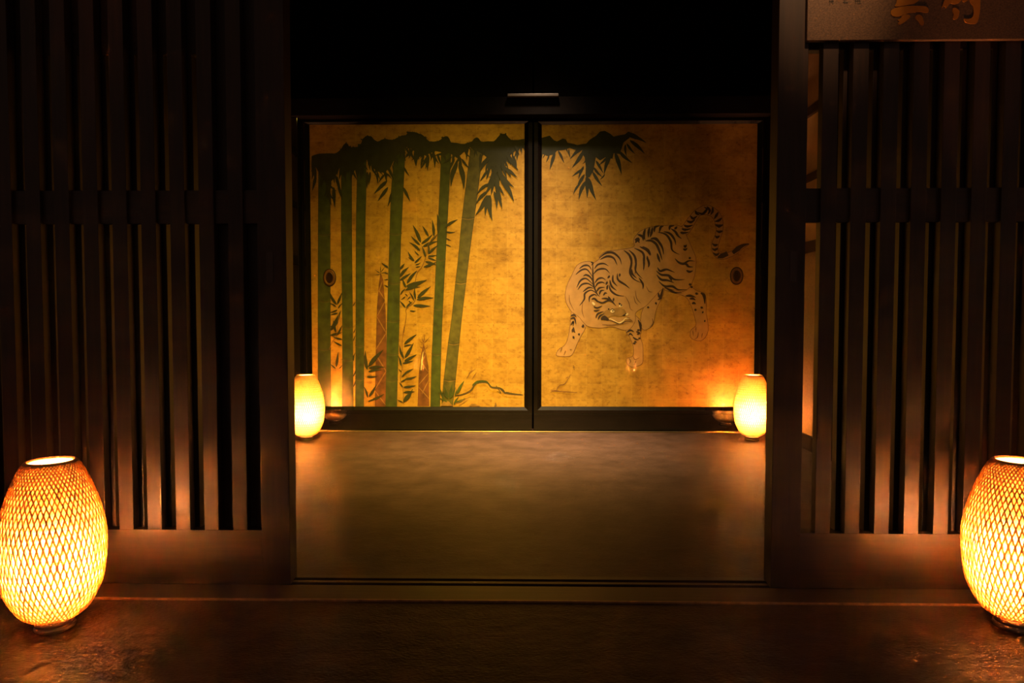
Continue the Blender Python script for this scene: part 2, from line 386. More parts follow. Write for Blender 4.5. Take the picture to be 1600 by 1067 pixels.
# ------------------------------------------------------------------ left painting: bamboo
def paint_left():
    cv = Canvas(YB)
    ext = ground(cv, 486, 819.5, 194, 635.5)
    B = 635.2
    culm(cv, [(240, 498, 516), (300, 497.6, 516), (430, 497, 516), (560, 497, 516.5), (B, 497, 517)], CULM, (366, 470, 545))
    culm(cv, [(232, 534, 549.5), (360, 533.2, 549.6), (500, 535, 551), (B, 535, 552)], CULM, (361, 440, 511, 562))
    culm(cv, [(225, 559.5, 572.5), (300, 557.6, 572), (350, 556.6, 570.8), (500, 556, 569), (B, 555.5, 568.4)], CULM, (385, 469, 540, 592))
    # tall bamboo shoot with crossing sheaths
    f = frm(440, 400, 3.5575)
    cv.poly(f((550, 90), (565, 130), (578, 300), (583, 480), (580, 836), (518, 836), (524, 500), (530, 280), (541, 150)), SHOOT)
    for q in (((541, 190), (572, 240)), ((575, 250), (534, 330)), ((531, 340), (580, 425)), ((580, 430), (524, 520)), ((522, 545), (581, 640)), ((581, 640), (520, 740)), ((520, 750), (580, 830)), ((560, 140), (540, 200))):
        cv.stroke(f(*q), [.8, 1.8, .8], SHOOTL)
    for q in (((550, 92), (552, 50)), ((548, 95), (520, 75)), ((552, 95), (590, 88)), ((550, 100), (515, 105)), ((550, 92), (575, 60))): cv.leaf(*f(*q), w=1.3)
    culm(cv, [(222, 618.5, 633.5), (260, 615, 632), (300, 611.3, 630), (400, 608, 625.5), (500, 605, 624), (560, 604, 622), (B, 602.5, 620)], CULM, (365, 442, 501, 553, 594))
    culm(cv, [(224, 690.2, 705.6), (300, 687, 701.5), (400, 682, 696), (500, 677.5, 691), (560, 674.7, 688.8), (B, 672.8, 687.4)], CULM, (405, 482, 553))
    culm(cv, [(226, 736, 755.5), (300, 727, 746.4), (350, 721, 739.5), (400, 716.5, 733), (450, 711, 727), (500, 705.6, 721), (540, 700, 717), (600, 693, 711), (B, 690, 707)], CULM2, (340, 441, 536, 593))
    # small red shoot
    f = frm(620, 510, 7.619)
    cv.poly(f((320, 190), (350, 330), (378, 480), (386, 948), (246, 948), (262, 560), (290, 330)), SHOOT)
    for q in (((318, 260), (340, 320)), ((345, 330), (300, 420)), ((288, 420), (372, 540)), ((375, 560), (265, 690)), ((258, 720), (385, 860)), ((380, 640), (300, 800))): cv.stroke(f(*q), [.6, 1.7, .6], SHOOTL)
    cv.stroke(f((315, 300), (300, 400), (290, 520)), [.5, 1.6, 1.2], PALE)
    for q in (((320, 195), (337, 85)), ((316, 200), (275, 178)), ((325, 200), (392, 125)), ((310, 260), (272, 235)), ((340, 270), (372, 240)), ((318, 190), (300, 120))): cv.leaf(*f(*q), SHOOT, w=1.2)
    # dark canopy
    top = [(487, 244), (496.4, 240.7), (505, 240), (524, 240), (533, 233), (540.7, 223), (545.8, 228.6), (552, 230), (561, 229), (567, 216.6), (573.6, 212), (581, 213.5), (591, 221.7), (601.4, 216.6), (614, 218.5), (624, 213.5), (633, 211.6), (638, 206), (645.7, 206.5), (655, 209), (664, 214), (671.5, 221), (685, 220), (692.5, 214), (700, 213.5), (704.5, 222.5), (724, 225.5), (737.5, 221), (743.5, 215), (748, 216), (752.5, 221.7), (772, 221), (782.5, 209), (790, 209), (799, 218.7), (819.3, 217)]
    bot = [(819.3, 231), (806, 233), (797, 243), (790, 250), (786, 262), (781, 282), (776, 296), (772, 290), (769, 272), (764, 250), (757, 242), (745, 236), (735, 230), (726, 237), (714, 247), (704, 240), (690, 238), (680, 236), (665, 243), (651, 240), (641, 231), (633, 229), (618, 246), (610, 262), (600, 270), (590, 268), (582, 262), (577, 246), (566, 258), (558, 260), (549, 268), (541, 262), (531, 262), (524, 276), (512, 290), (503, 278), (494, 262), (487, 255)]
    jag = []
    for (xa, ya), (xb, yb) in zip(top, top[1:]):
        jag += [(xa, ya), ((xa + xb) / 2 + random.uniform(-1, 1), (ya + yb) / 2 - random.uniform(-1.2, 1.6))]
    cv.poly(jag + [top[-1]] + bot, LEAF)
    for _ in range(150):
        x = random.uniform(489, 817); k = min(range(len(bot)), key=lambda i: abs(bot[i][0] - x)); y = bot[k][1] - random.uniform(-1, 14)
        if y < 222: y = 224
        a = random.gauss(math.pi / 2, .55); l = random.uniform(12, 25)
        cv.leaf((x, y), (x + l * math.cos(a), y + l * math.sin(a)))
    for k in range(1, len(top) - 1):
        x, y = top[k]
        for _ in range(2):
            a = random.gauss(-math.pi / 2, .9); cv.leaf((x, y + 2), (x + 4 * math.cos(a), y + 2 + 3.6 * math.sin(a)), w=1.8)
    f = frm(480, 185, 7.906)
    for q in (((250, 850), (300, 1080)), ((330, 850), (345, 1100)), ((380, 830), (435, 1010)), ((290, 760), (240, 1000)), ((350, 700), (420, 900)), ((600, 560), (620, 745)), ((560, 600), (540, 790)), ((745, 660), (738, 870)), ((780, 660), (760, 830)), ((850, 680), (872, 815)), ((990, 770), (825, 935)), ((1000, 850), (870, 1025)), ((1040, 920), (995, 1090)), ((960, 690), (880, 800)), ((1195, 600), (1265, 715)), ((1185, 850), (1275, 1030)), ((920, 640), (1000, 720)), ((1290, 400), (1205, 470)), ((1330, 400), (1345, 600)), ((1380, 420), (1290, 520)), ((80, 560), (110, 800)), ((70, 480), (60, 760)), ((110, 700), (65, 900)), ((440, 540), (395, 760)), ((680, 560), (660, 760)), ((820, 400), (735, 540)), ((640, 520), (700, 700))): cv.leaf(*f(*q))
    f = frm(640, 185, 6.668)
    for q in (((60, 330), (68, 505)), ((150, 380), (118, 525)), ((200, 380), (120, 525)), ((240, 340), (262, 518)), ((290, 370), (330, 492)), ((30, 330), (-10, 420)), ((500, 450), (430, 715)), ((515, 460), (567, 745)), ((470, 420), (415, 560)), ((570, 330), (635, 410)), ((540, 420), (625, 525)), ((600, 250), (640, 340)), ((440, 400), (350, 470)), ((830, 420), (742, 545)), ((815, 540), (733, 655)), ((820, 680), (698, 795)), ((810, 760), (688, 895)), ((810, 800), (686, 1010)), ((825, 800), (788, 1015)), ((838, 800), (862, 1070)), ((880, 760), (908, 945)), ((910, 760), (965, 945)), ((930, 700), (988, 805)), ((945, 620), (1088, 868)), ((935, 560), (1090, 722)), ((985, 510), (1124, 620)), ((1010, 350), (1135, 545)), ((1080, 260), (1142, 385)), ((1170, 260), (1150, 345)), ((1040, 300), (1010, 420)), ((770, 260), (760, 400)), ((860, 600), (800, 720)), ((770, 440), (735, 560)), ((900, 480), (1000, 700)), ((880, 560), (930, 760)), ((860, 560), (850, 800)), ((950, 450), (830, 640)), ((970, 420), (1010, 620)), ((850, 440), (815, 620)), ((900, 620), (960, 850)), ((860, 640), (780, 800)), ((920, 560), (1040, 720)), ((960, 480), (1060, 620)), ((830, 520), (800, 640))): cv.leaf(*f(*q))
    # side sprigs
    f = frm(580, 330, 8.894)
    for q in (((690, 430), (580, 190)), ((680, 470), (555, 345)), ((680, 550), (530, 430)), ((800, 350), (710, 200)), ((875, 345), (850, 120)), ((932, 300), (915, 30)), ((1030, 225), (1205, 115)), ((1035, 285), (1170, 290)), ((1035, 372), (1115, 410)), ((1035, 462), (1115, 495)), ((700, 450), (855, 320)), ((720, 490), (930, 415)), ((795, 590), (790, 440)), ((760, 640), (705, 480)), ((800, 590), (930, 470)), ((790, 625), (920, 608)), ((790, 645), (910, 690)), ((750, 700), (910, 750)), ((730, 775), (910, 705)), ((600, 690), (510, 555)), ((590, 690), (510, 640)), ((665, 615), (600, 545)), ((605, 718), (705, 620)), ((615, 745), (690, 712)), ((615, 780), (690, 765)), ((820, 420), (930, 310)), ((240, 790), (145, 715)), ((400, 810), (470, 725)), ((400, 900), (525, 775)), ((500, 1000), (640, 830)), ((490, 1040), (770, 955)), ((400, 960), (555, 860)), ((470, 1050), (430, 930))): cv.leaf(*f(*q))
    cv.stroke(f((930, 320), (800, 450), (760, 640), (700, 780), (640, 860), (600, 1060)), [.7, .9, 1], LINE)
    f = frm(600, 400, 8.894)
    for q in (((220, 190), (290, 100)), ((225, 290), (350, 150)), ((320, 380), (460, 200)), ((320, 430), (600, 330)), ((230, 540), (300, 450)), ((300, 472), (510, 430)), ((310, 440), (265, 320)), ((440, 600), (430, 430)), ((465, 580), (655, 420)), ((460, 605), (690, 580)), ((410, 685), (650, 695)), ((300, 715), (220, 620)), ((310, 720), (400, 630)), ((420, 615), (355, 500)), ((345, 620), (390, 665)), ((300, 560), (235, 605)), ((360, 758), (450, 762)), ((60, 150), (0, 110)), ((60, 240), (0, 230)), ((60, 320), (0, 330)), ((60, 430), (0, 400)), ((330, 560), (290, 520)), ((370, 560), (320, 620))): cv.leaf(*f(*q))
    cv.stroke(f((440, 600), (410, 650), (310, 740), (312, 830), (275, 1066)), [.6, .9, 1.3], LINE)
    f = frm(620, 510, 7.619)
    cv.stroke(f((90, 0), (65, 190), (75, 420), (45, 620), (75, 760), (80, 920)), [1.1, 1, .8], LINE)
    for q in (((90, 210), (238, 92)), ((88, 235), (190, 215)), ((85, 380), (35, 220)), ((98, 370), (202, 193)), ((92, 410), (242, 330)), ((70, 440), (202, 410)), ((58, 470), (18, 340)), ((90, 560), (202, 500)), ((100, 625), (242, 590)), ((80, 722), (232, 700)), ((75, 720), (28, 660)), ((85, 900), (192, 740)), ((80, 900), (150, 790)), ((75, 905), (8, 870)), ((80, 785), (222, 775)), ((60, 540), (20, 500)), ((60, 600), (140, 540)), ((50, 660), (130, 610))): cv.leaf(*f(*q))
    f = frm(485, 400, 11.858)
    for q in (((490, 900), (355, 650)), ((500, 900), (592, 665)), ((480, 940), (345, 870)), ((515, 970), (605, 865)), ((505, 995), (365, 1045)), ((790, 930), (840, 840))): cv.leaf(*f(*q))
    f = frm(485, 480, 6.669)
    for q in (((272, 620), (292, 465)), ((265, 640), (205, 590)), ((300, 640), (335, 600)), ((595, 650), (575, 448)), ((605, 620), (762, 440)), ((610, 632), (782, 622)), ((605, 672), (752, 652)), ((590, 720), (702, 716)), ((600, 940), (560, 825)), ((610, 935), (692, 800)), ((600, 985), (702, 960)), ((640, 965), (772, 900)), ((215, 240), (322, 30)), ((210, 292), (335, 262)), ((280, 290), (332, 185)), ((210, 195), (245, 215)), ((330, 400), (240, 350)), ((335, 335), (230, 300)), ((270, 260), (240, 130)), ((450, 560), (468, 470)), ((450, 350), (470, 290)), ((450, 270), (470, 220)), ((450, 720), (475, 650)), ((450, 830), (470, 760)), ((290, 60), (210, 80))): cv.leaf(*f(*q))
    cv.stroke(f((300, 60), (275, 290), (230, 360), (200, 440)), [.8, .8], LINE)
    # low ground growth
    f = frm(620, 510, 7.619)
    cv.stroke(f((690, 820), (780, 808), (880, 760), (930, 690), (1000, 648), (1080, 668), (1130, 720), (1230, 735), (1300, 790), (1500, 812)), [1.2, 2.2, 1.3, 2.6, 1], NODE)
    cv.stroke(f((900, 700), (960, 660), (1060, 655), (1100, 690)), [1, 4, 3, .5], CULM)
    cv.stroke(f((1150, 720), (1220, 730), (1270, 760), (1290, 800)), [1, 2.5, .8], NODE)
    cv.stroke(f((1180, 700), (1240, 790), (1200, 770)), [.7, 1, .5], NODE)
    cv.stroke(f((1300, 780), (1400, 800), (1480, 805)), [1, 1.3, .5], NODE)
    cv.poly(f((860, 945), (890, 915), (940, 922), (1000, 946)), BARK); cv.poly(f((1160, 945), (1178, 900), (1192, 945)), BARK)
    cv.poly(f((520, 945), (560, 885), (620, 890), (670, 945)), BARK)
    for q in (((720, 800), (802, 645)), ((610, 860), (560, 700)), ((630, 860), (660, 680)), ((640, 850), (700, 720)), ((600, 850), (540, 770)), ((560, 860), (510, 720)), ((690, 830), (720, 740)), ((700, 900), (820, 850)), ((680, 930), (740, 830)), ((600, 900), (500, 850))): cv.leaf(*f(*q), CULM)
    for q in (((690, 920), (880, 830)), ((740, 940), (860, 860)), ((780, 800), (880, 770)), ((830, 620), (900, 500)), ((850, 560), (940, 500)), ((900, 620), (950, 540))): cv.stroke(f(*q), [.4, .8, .4], LINE)
    return cv, ext

# ------------------------------------------------------------------ right painting: a striped tiger under bamboo leaves
def paint_right():
    cv = Canvas(YB)
    ext = ground(cv, 846, 1180.5, 194, 635.5)
    f = frm(840, 185, 7.906)
    cv.poly(f((50, 240), (150, 212), (200, 268), (240, 285), (310, 248), (350, 258), (370, 300), (440, 312), (490, 330), (540, 318), (600, 310), (650, 258), (720, 215), (770, 163), (830, 152), (900, 190), (940, 225), (1000, 210), (1080, 195), (1120, 163), (1175, 182), (1130, 245), (1060, 300), (1040, 370), (1010, 440), (940, 430), (925, 500), (840, 480), (770, 520), (720, 480), (690, 650), (640, 730), (590, 710), (595, 600), (580, 480), (540, 420), (560, 375), (450, 385), (400, 365), (330, 390), (240, 400), (200, 445), (120, 465), (60, 440), (50, 430)), LEAF)
    for q in (((1120, 215), (1345, 302)), ((1130, 180), (1260, 235)), ((1140, 270), (1325, 438)), ((1100, 310), (1203, 440)), ((1085, 320), (1100, 475)), ((1000, 400), (1170, 552)), ((955, 420), (1038, 695)), ((905, 450), (820, 692)), ((870, 470), (755, 580)), ((570, 400), (422, 614)), ((590, 340), (398, 505)), ((570, 620), (425, 718)), ((580, 690), (478, 885)), ((500, 820), (440, 940)), ((600, 770), (508, 1005)), ((610, 700), (613, 985)), ((635, 740), (722, 1010)), ((680, 660), (798, 838)), ((690, 600), (802, 728)), ((720, 520), (812, 678)), ((570, 590), (502, 752)), ((215, 420), (150, 635)), ((255, 400), (327, 553)), ((145, 440), (103, 545)), ((95, 440), (60, 500)), ((610, 490), (555, 565)), ((385, 380), (405, 490)), ((345, 360), (375, 440)), ((540, 350), (450, 395)), ((830, 690), (770, 755)), ((60, 420), (50, 520)), ((640, 480), (700, 560)), ((1020, 350), (960, 420))): cv.leaf(*f(*q))
    A, B, K, D, E = frm(870, 310, 8.894), frm(1020, 310, 8.894), frm(860, 400, 8.894), frm(1000, 400, 7.906), frm(860, 480, 7.115)
    def shape(pts, n=4, m=FUR, w=.9):
        q = smooth(pts + [pts[0]], n)[:-1]; cv.poly(q, m); cv.stroke(pts + [pts[0]], w, LINE, n)
    # far hind leg, tail, near legs, trunk
    shape(D((300, 370), (285, 480), (250, 555), (205, 650), (185, 740), (160, 850), (100, 900), (45, 912), (8, 850), (20, 700), (90, 560), (220, 400)))
    shape(B((360, 420), (420, 370), (470, 300), (560, 190), (640, 130), (730, 92), (820, 110), (910, 180), (960, 260), (978, 360), (970, 460), (938, 560), (912, 650), (905, 730), (950, 775), (1040, 755), (1120, 715), (1230, 640), (1340, 632), (1250, 700), (1130, 790), (1000, 842), (920, 842), (850, 792), (818, 700), (822, 620), (860, 520), (882, 430), (870, 370), (850, 300), (800, 245), (720, 225), (650, 245), (600, 320), (550, 410), (480, 500), (380, 540)))
    shape(D((560, 330), (640, 385), (710, 432), (785, 452), (812, 505), (820, 600), (815, 700), (835, 800), (842, 920), (800, 1012), (740, 1048), (670, 1036), (624, 1000), (626, 920), (682, 868), (690, 820), (665, 720), (640, 640), (600, 550), (540, 492), (400, 452), (300, 400)))
    shape(E((230, 40), (225, 150), (200, 320), (160, 420), (90, 470), (65, 530), (120, 546), (220, 542), (262, 490), (300, 400), (340, 320), (388, 228), (380, 120)))
    shape(E((935, 80), (1000, 150), (1012, 250), (1000, 330), (1026, 420), (1030, 560), (1022, 622), (980, 650), (900, 662), (852, 622), (850, 570), (918, 540), (920, 440), (880, 330), (838, 262), (860, 120)))
    trunk = K((290, 772), (222, 650), (205, 530), (235, 400), (300, 260), (370, 130), (460, 82), (545, 74), (600, 92), (680, 40)) + A((590, 822), (650, 752), (740, 726), (880, 712), (1070, 670), (1064, 580), (1120, 490), (1200, 432), (1300, 400), (1423, 382)) + B((150, 376), (300, 372), (410, 400), (470, 520), (540, 680), (590, 800), (602, 890)) + D((690, 100), (682, 200), (655, 300), (600, 400), (500, 440), (300, 400)) + K((1423, 592), (1330, 692), (1190, 782), (1180, 900), (1110, 1010), (1020, 1030), (860, 985), (680, 1000), (520, 975), (440, 900), (400, 850))
    shape(trunk, 4)
    def st(fr, m, *lines, w=2.2):
        for q in lines: cv.stroke(fr(*q), [.6, w * 1.1, w * 1.3, w * .8, .4], m, 5)
    # shoulder and neck arcs either side of the spine line
    st(K, STRIPE, ((400, 180), (460, 135), (530, 135), (575, 200)), ((350, 260), (430, 195), (510, 190), (585, 290)), ((455, 280), (500, 262), (560, 300), (600, 380)), ((365, 440), (420, 340), (500, 315), (595, 400)), ((380, 470), (440, 395), (530, 385), (620, 450)), ((450, 500), (530, 440), (600, 450)), ((405, 690), (470, 600), (480, 520), (570, 475), (660, 540)), ((540, 640), (545, 570), (610, 535), (650, 560)),
       ((610, 180), (660, 120), (740, 105), (810, 140)), ((600, 250), (660, 190), (760, 180), (825, 240)), ((615, 380), (660, 320), (720, 305), (770, 335)), ((620, 440), (660, 380), (720, 365), (760, 385)), ((640, 500), (680, 445), (760, 435)), ((680, 540), (700, 485), (750, 475)), ((735, 550), (760, 515), (790, 520)),
       ((590, 100), (590, 250), (600, 400), (650, 530), (690, 560)), ((560, 80), (590, 100), (570, 130)), w=2.4)
    st(K, STRIPE, ((795, 310), (815, 285), (825, 270)), ((770, 400), (785, 370), (790, 350)), ((785, 470), (790, 430), (800, 400)), ((815, 400), (840, 480), (920, 540), (1030, 560)), ((825, 330), (850, 420), (920, 480)), ((870, 260), (870, 350), (930, 420)), ((930, 240), (940, 330), (1040, 400), (1100, 450)), ((965, 240), (960, 290)),
       ((1090, 0), (1125, 90), (1105, 230), (1160, 320), (1260, 370)), ((1175, 0), (1190, 100), (1185, 210), (1280, 320)), ((1130, 180), (1140, 250), (1200, 310)), ((1290, 0), (1300, 100), (1295, 200)), ((1345, 0), (1352, 80)), ((1230, 300), (1285, 390), (1285, 460)), w=2.6)
    st(K, LINE, ((1180, 480), (1200, 590), (1260, 660)), ((1160, 560), (1180, 640), (1220, 680)), ((1330, 420), (1370, 490), (1420, 500)), ((1040, 560), (1090, 650), (1110, 730), (1150, 760)), ((450, 640), (440, 760), (470, 860)), ((260, 540), (270, 640), (330, 760)), w=1.1)
    st(A, STRIPE, ((590, 830), (680, 760), (780, 755), (870, 830), (900, 920)), ((600, 850), (700, 805), (790, 830), (840, 930)), ((930, 720), (1010, 790), (1040, 900), (1010, 1060)), ((1000, 715), (1080, 800), (1100, 920), (1085, 1060)), ((1075, 690), (1190, 750), (1215, 850), (1200, 980)), ((1150, 670), (1250, 720), (1300, 800)), ((1190, 665), (1270, 720), (1310, 790)), ((1250, 800), (1280, 900), (1270, 960)), w=2.9)
    st(A, STRIPE, ((1090, 620), (1120, 580), (1150, 620)), ((1080, 580), (1130, 560), (1150, 590)), ((1120, 500), (1190, 530), (1200, 590)), ((1230, 420), (1210, 500), (1225, 580)), ((1290, 400), (1275, 470), (1270, 545)), ((1330, 400), (1315, 480), (1295, 540)), ((1230, 590), (1320, 590), (1400, 660), (1440, 780)), ((1300, 560), (1380, 560), (1440, 620)), w=3.2)
    st(B, STRIPE, ((0, 560), (70, 590), (130, 680), (150, 780)), ((0, 590), (60, 660), (100, 760), (130, 860)), ((60, 760), (80, 830), (100, 890)), ((70, 470), (180, 500), (250, 600), (270, 720), (370, 780)), ((150, 460), (240, 490), (300, 570), (320, 650)), ((250, 420), (310, 460), (350, 520), (400, 560)), ((20, 470), (30, 400), (100, 380)), ((90, 470), (110, 400), (150, 385)), ((230, 440), (240, 390), (300, 380)), ((300, 430), (340, 390)), ((430, 650), (450, 670), (470, 640)), ((420, 700), (450, 712), (480, 690)), w=3.0)
    # tail rings and tip
    st(B, STRIPE, ((380, 470), (420, 480), (500, 470)), ((400, 420), (450, 435), (530, 420)), ((430, 370), (480, 390), (560, 370)), ((470, 310), (530, 330), (590, 290)), ((520, 240), (560, 280), (620, 240)), ((590, 170), (610, 210), (650, 230)), ((620, 190), (690, 215), (750, 150), (710, 120)), ((750, 110), (790, 170), (760, 225)), ((830, 120), (830, 180), (800, 230)), ((910, 190), (880, 240), (850, 290)), ((960, 270), (910, 310), (860, 320)), ((975, 370), (920, 380), (875, 360)), ((970, 450), (920, 465), (880, 445)), ((930, 520), (890, 540), (865, 515)), ((905, 640), (860, 650), (825, 625)), ((905, 690), (860, 715), (822, 690)), ((920, 760), (880, 785), (835, 750)), w=3.2)
    cv.stroke(B((900, 820), (960, 800), (1040, 765)), [2, 8, 7], STRIPE); cv.stroke(B((1110, 760), (1180, 700), (1250, 655), (1340, 632)), [5, 8, 5, .3], STRIPE)
    cv.stroke(B((860, 360), (920, 400), (970, 360)), [1, 2, 1], STRIPE)
    # haunch and legs
    st(D, STRIPE, ((430, 30), (480, 80), (540, 95), (600, 60), (680, 65)), ((520, 95), (570, 100), (600, 130), (660, 135)), ((570, 175), (610, 195), (655, 180)), ((600, 30), (630, 20)), ((215, 140), (250, 185), (330, 165), (430, 205)), ((200, 180), (260, 230), (350, 240), (430, 290), (550, 290)), ((205, 230), (260, 290), (340, 300), (420, 330)), ((230, 310), (300, 370), (400, 375), (470, 415), (580, 415)), ((300, 385), (370, 420), (430, 450), (520, 455)), ((350, 240), (380, 280), (390, 310)), ((600, 350), (640, 352)), ((620, 385), (655, 380)), ((560, 495), (620, 490), (690, 510)), ((610, 530), (650, 525), (685, 545)), ((640, 590), (665, 580), (690, 595)), ((680, 460), (720, 470)), ((745, 630), (780, 645)), ((765, 690), (785, 700)), ((790, 800), (810, 805)), ((670, 660), (700, 670)), w=3.0)
    cv.stroke(D((750, 455), (790, 490), (800, 590)), [2, 5, 1], STRIPE)
    st(D, STRIPE, ((285, 390), (260, 480), (230, 500)), ((280, 440), (250, 520), (215, 540)), ((225, 450), (235, 500), (270, 530)), ((85, 630), (115, 635)), ((190, 570), (205, 600)), w=2.6)
    st(D, LINE, ((690, 870), (690, 940)), ((650, 920), (660, 990)), ((720, 940), (710, 1000), (670, 1030)), ((770, 950), (760, 1010)), ((150, 770), (160, 830), (120, 880)), w=1.3)
    st(E, STRIPE, ((225, 100), (260, 85), (290, 110)), ((222, 130), (265, 120), (285, 190)), ((225, 200), (255, 160), (250, 210)), ((255, 220), (260, 260), (275, 280)), ((250, 320), (265, 350)), ((310, 290), (325, 310)), ((255, 230), (240, 280)), ((345, 210), (380, 220)), ((360, 190), (370, 220)), w=2.6)
    st(E, STRIPE, ((845, 280), (890, 255), (930, 275)), ((870, 310), (890, 295), (920, 320)), ((915, 330), (950, 355), (985, 360)), ((960, 300), (1000, 290)), ((950, 270), (1000, 285)), ((975, 345), (1005, 345)), ((930, 380), (960, 390)), ((915, 400), (950, 405)), ((960, 255), (1000, 250)), w=2.2)
    cv.stroke(E((975, 140), (1000, 200), (1000, 270)), [1, 4.5, 1], STRIPE)
    st(E, LINE, ((920, 545), (940, 580), (990, 560)), ((870, 560), (890, 600), (870, 630)), ((950, 590), (930, 640)), ((130, 440), (110, 500)), ((170, 480), (150, 530)), ((215, 470), (240, 470)), w=1.1)
    # head turned to the near shoulder
    cv.poly(smooth(K((700, 850), (760, 760), (840, 740), (930, 720), (1010, 730), (1050, 790), (980, 840), (860, 830), (770, 870), (700, 870)), 3), BARK)
    cv.stroke(K((700, 880), (750, 860), (810, 890)), [2, 8, 2], STRIPE)
    st(K, STRIPE, ((570, 600), (610, 590), (660, 630), (720, 640)), ((650, 630), (720, 650), (800, 620), (870, 640)), ((710, 590), (780, 590), (850, 630), (910, 690)), ((800, 560), (830, 600), (890, 660)), ((600, 700), (650, 720), (720, 690)), ((600, 755), (640, 760), (690, 745)), ((630, 860), (660, 800), (740, 770)), ((660, 880), (690, 830), (750, 800)), ((820, 570), (820, 610)), ((880, 580), (870, 630)), ((800, 730), (820, 745)), ((950, 650), (975, 680)), ((1000, 830), (1040, 815), (1050, 790)), w=2.2)
    for c, r in (((860, 762), 3.4), ((975, 690), 2.8)):
        p = K(c)[0]
        cv.poly([(p[0] + r * math.cos(t * .5236), p[1] + r * .8 * math.sin(t * .5236)) for t in range(12)], PALE)
        cv.poly([(p[0] + .7 + 1.2 * math.cos(t * .785), p[1] + 1.2 * math.sin(t * .785)) for t in range(8)], STRIPE)
        cv.stroke([(p[0] - r, p[1] - .4), (p[0], p[1] - r * .9), (p[0] + r, p[1])], [.5, 1.5, .5], STRIPE)
    cv.poly(K((575, 640), (600, 640), (625, 670), (610, 690), (585, 670)), PALE); cv.poly(K((1040, 820), (1065, 790), (1085, 800), (1070, 830)), PALE)
    cv.stroke(K((820, 870), (870, 890), (940, 930), (1000, 910), (1040, 870), (1090, 870)), [1.2, 2.2, 1.6, 1], PALE)
    cv.stroke(K((800, 890), (880, 910), (970, 945), (1050, 905), (1130, 915)), [.6, 1.6, .6], STRIPE)
    st(K, LINE, ((1070, 880), (1120, 890), (1150, 920)), ((1060, 860), (1110, 860)), ((720, 950), (820, 960), (940, 950), (1080, 930)), w=1.2)
    # faint wash of ground lines
    for q in (((0, 942), (60, 932), (300, 948)), ((60, 932), (100, 868), (160, 850), (225, 745)), ((0, 920), (90, 925)), ((255, 640), (265, 700)), ((170, 790), (200, 770)), ((60, 0), (62, 0))): cv.stroke(E(*q), [.4, 1.3, .4], LINE)
    return cv, ext

# ------------------------------------------------------------------ painted sliding doors
def oval(bm, c, y0, y1, rx, rz, pow_=1.0, n=40):
    def ring(s, y): return [bm.verts.new((c[0] + rx * s * math.copysign(abs(math.cos(2 * math.pi * k / n)) ** pow_, math.cos(2 * math.pi * k / n)), y, c[1] + rz * s * math.sin(2 * math.pi * k / n))) for k in range(n)]
    R = [ring(1, y1), ring(1, y0 + .001), ring(.94, y0), ring(.82, y0), ring(.74, y0 + .003), ring(.6, y0 + .004)]
    for a, b in zip(R, R[1:]):
        for k in range(n): bm.faces.new((a[k], a[(k + 1) % n], b[(k + 1) % n], b[k]))
    bm.faces.new(R[-1]); bm.faces.new(R[0])
def painted_door(xa, xb, cv, ext, pull, label, plabel):
    a, b, z0, z1 = ext
    zb0, zb1 = ZI + .012, pz(646.5, YF)
    root = empty('painted_sliding_screen', ((xa + xb) / 2, YF + .03, ZI + .012))
    tag(root, label, 'sliding screen', 'painted sliding screens')
    pt = link('painting', cv.bm, PIG, root); pt['label'] = plabel
    boxo('bottom_rail', xa, xb, YF, YF + .045, zb0, zb1, LACQUER, root, .002)
    # mitred, bevelled moulding round the painting
    bm = bmesh.new()
    O = [(xa, zb1 + .0015), (xb, zb1 + .0015), (xb, zft), (xa, zft)]; I = [(a + .001, z0 + .001), (b - .001, z0 + .001), (b - .001, z1 - .001), (a + .001, z1 - .001)]
    lay = []
    for pts, y in ((O, YF + .045), (O, YF + .001), ([(o[0] + (i[0] - o[0]) * .5, o[1] + (i[1] - o[1]) * .5) for o, i in zip(O, I)], YF), (I, YB - .003), (I, YB + .02)):
        lay.append([bm.verts.new((p[0], y, p[1])) for p in pts])
    for p, q in zip(lay, lay[1:] + lay[:1]):
        for k in range(4): bm.faces.new((p[k], p[(k + 1) % 4], q[(k + 1) % 4], q[k]))
    link('frame_moulding', bm, LACQUER, root)
    c = at(*pull, YB)
    bm = bmesh.new(); oval(bm, (c.x, c.z), YB - .005, YB - .0006, .052, .070, .9); p = link('door_pull', bm, BRONZE, root)
    bm = bmesh.new(); oval(bm, (c.x, c.z), YB - .0065, YB - .004, .045, .062, .9); link('pull_plate', bm, PULLPLATE, p)
    bm = bmesh.new(); oval(bm, (c.x, c.z), YB - .008, YB - .006, .028, .042); link('finger_cup', bm, BRONZE, p)
    return root
cv, ext = paint_left()
painted_door(x_l, x_m0, cv, ext, (515.2, 433.7), 'black framed sliding screen painted with green bamboo stems on gold ground', 'gold painting of bamboo')
cv, ext = paint_right()
painted_door(x_m1, x_r, cv, ext, (1150.8, 431), 'black framed sliding screen painted with a striped tiger on gold ground', 'gold painting of a tiger')

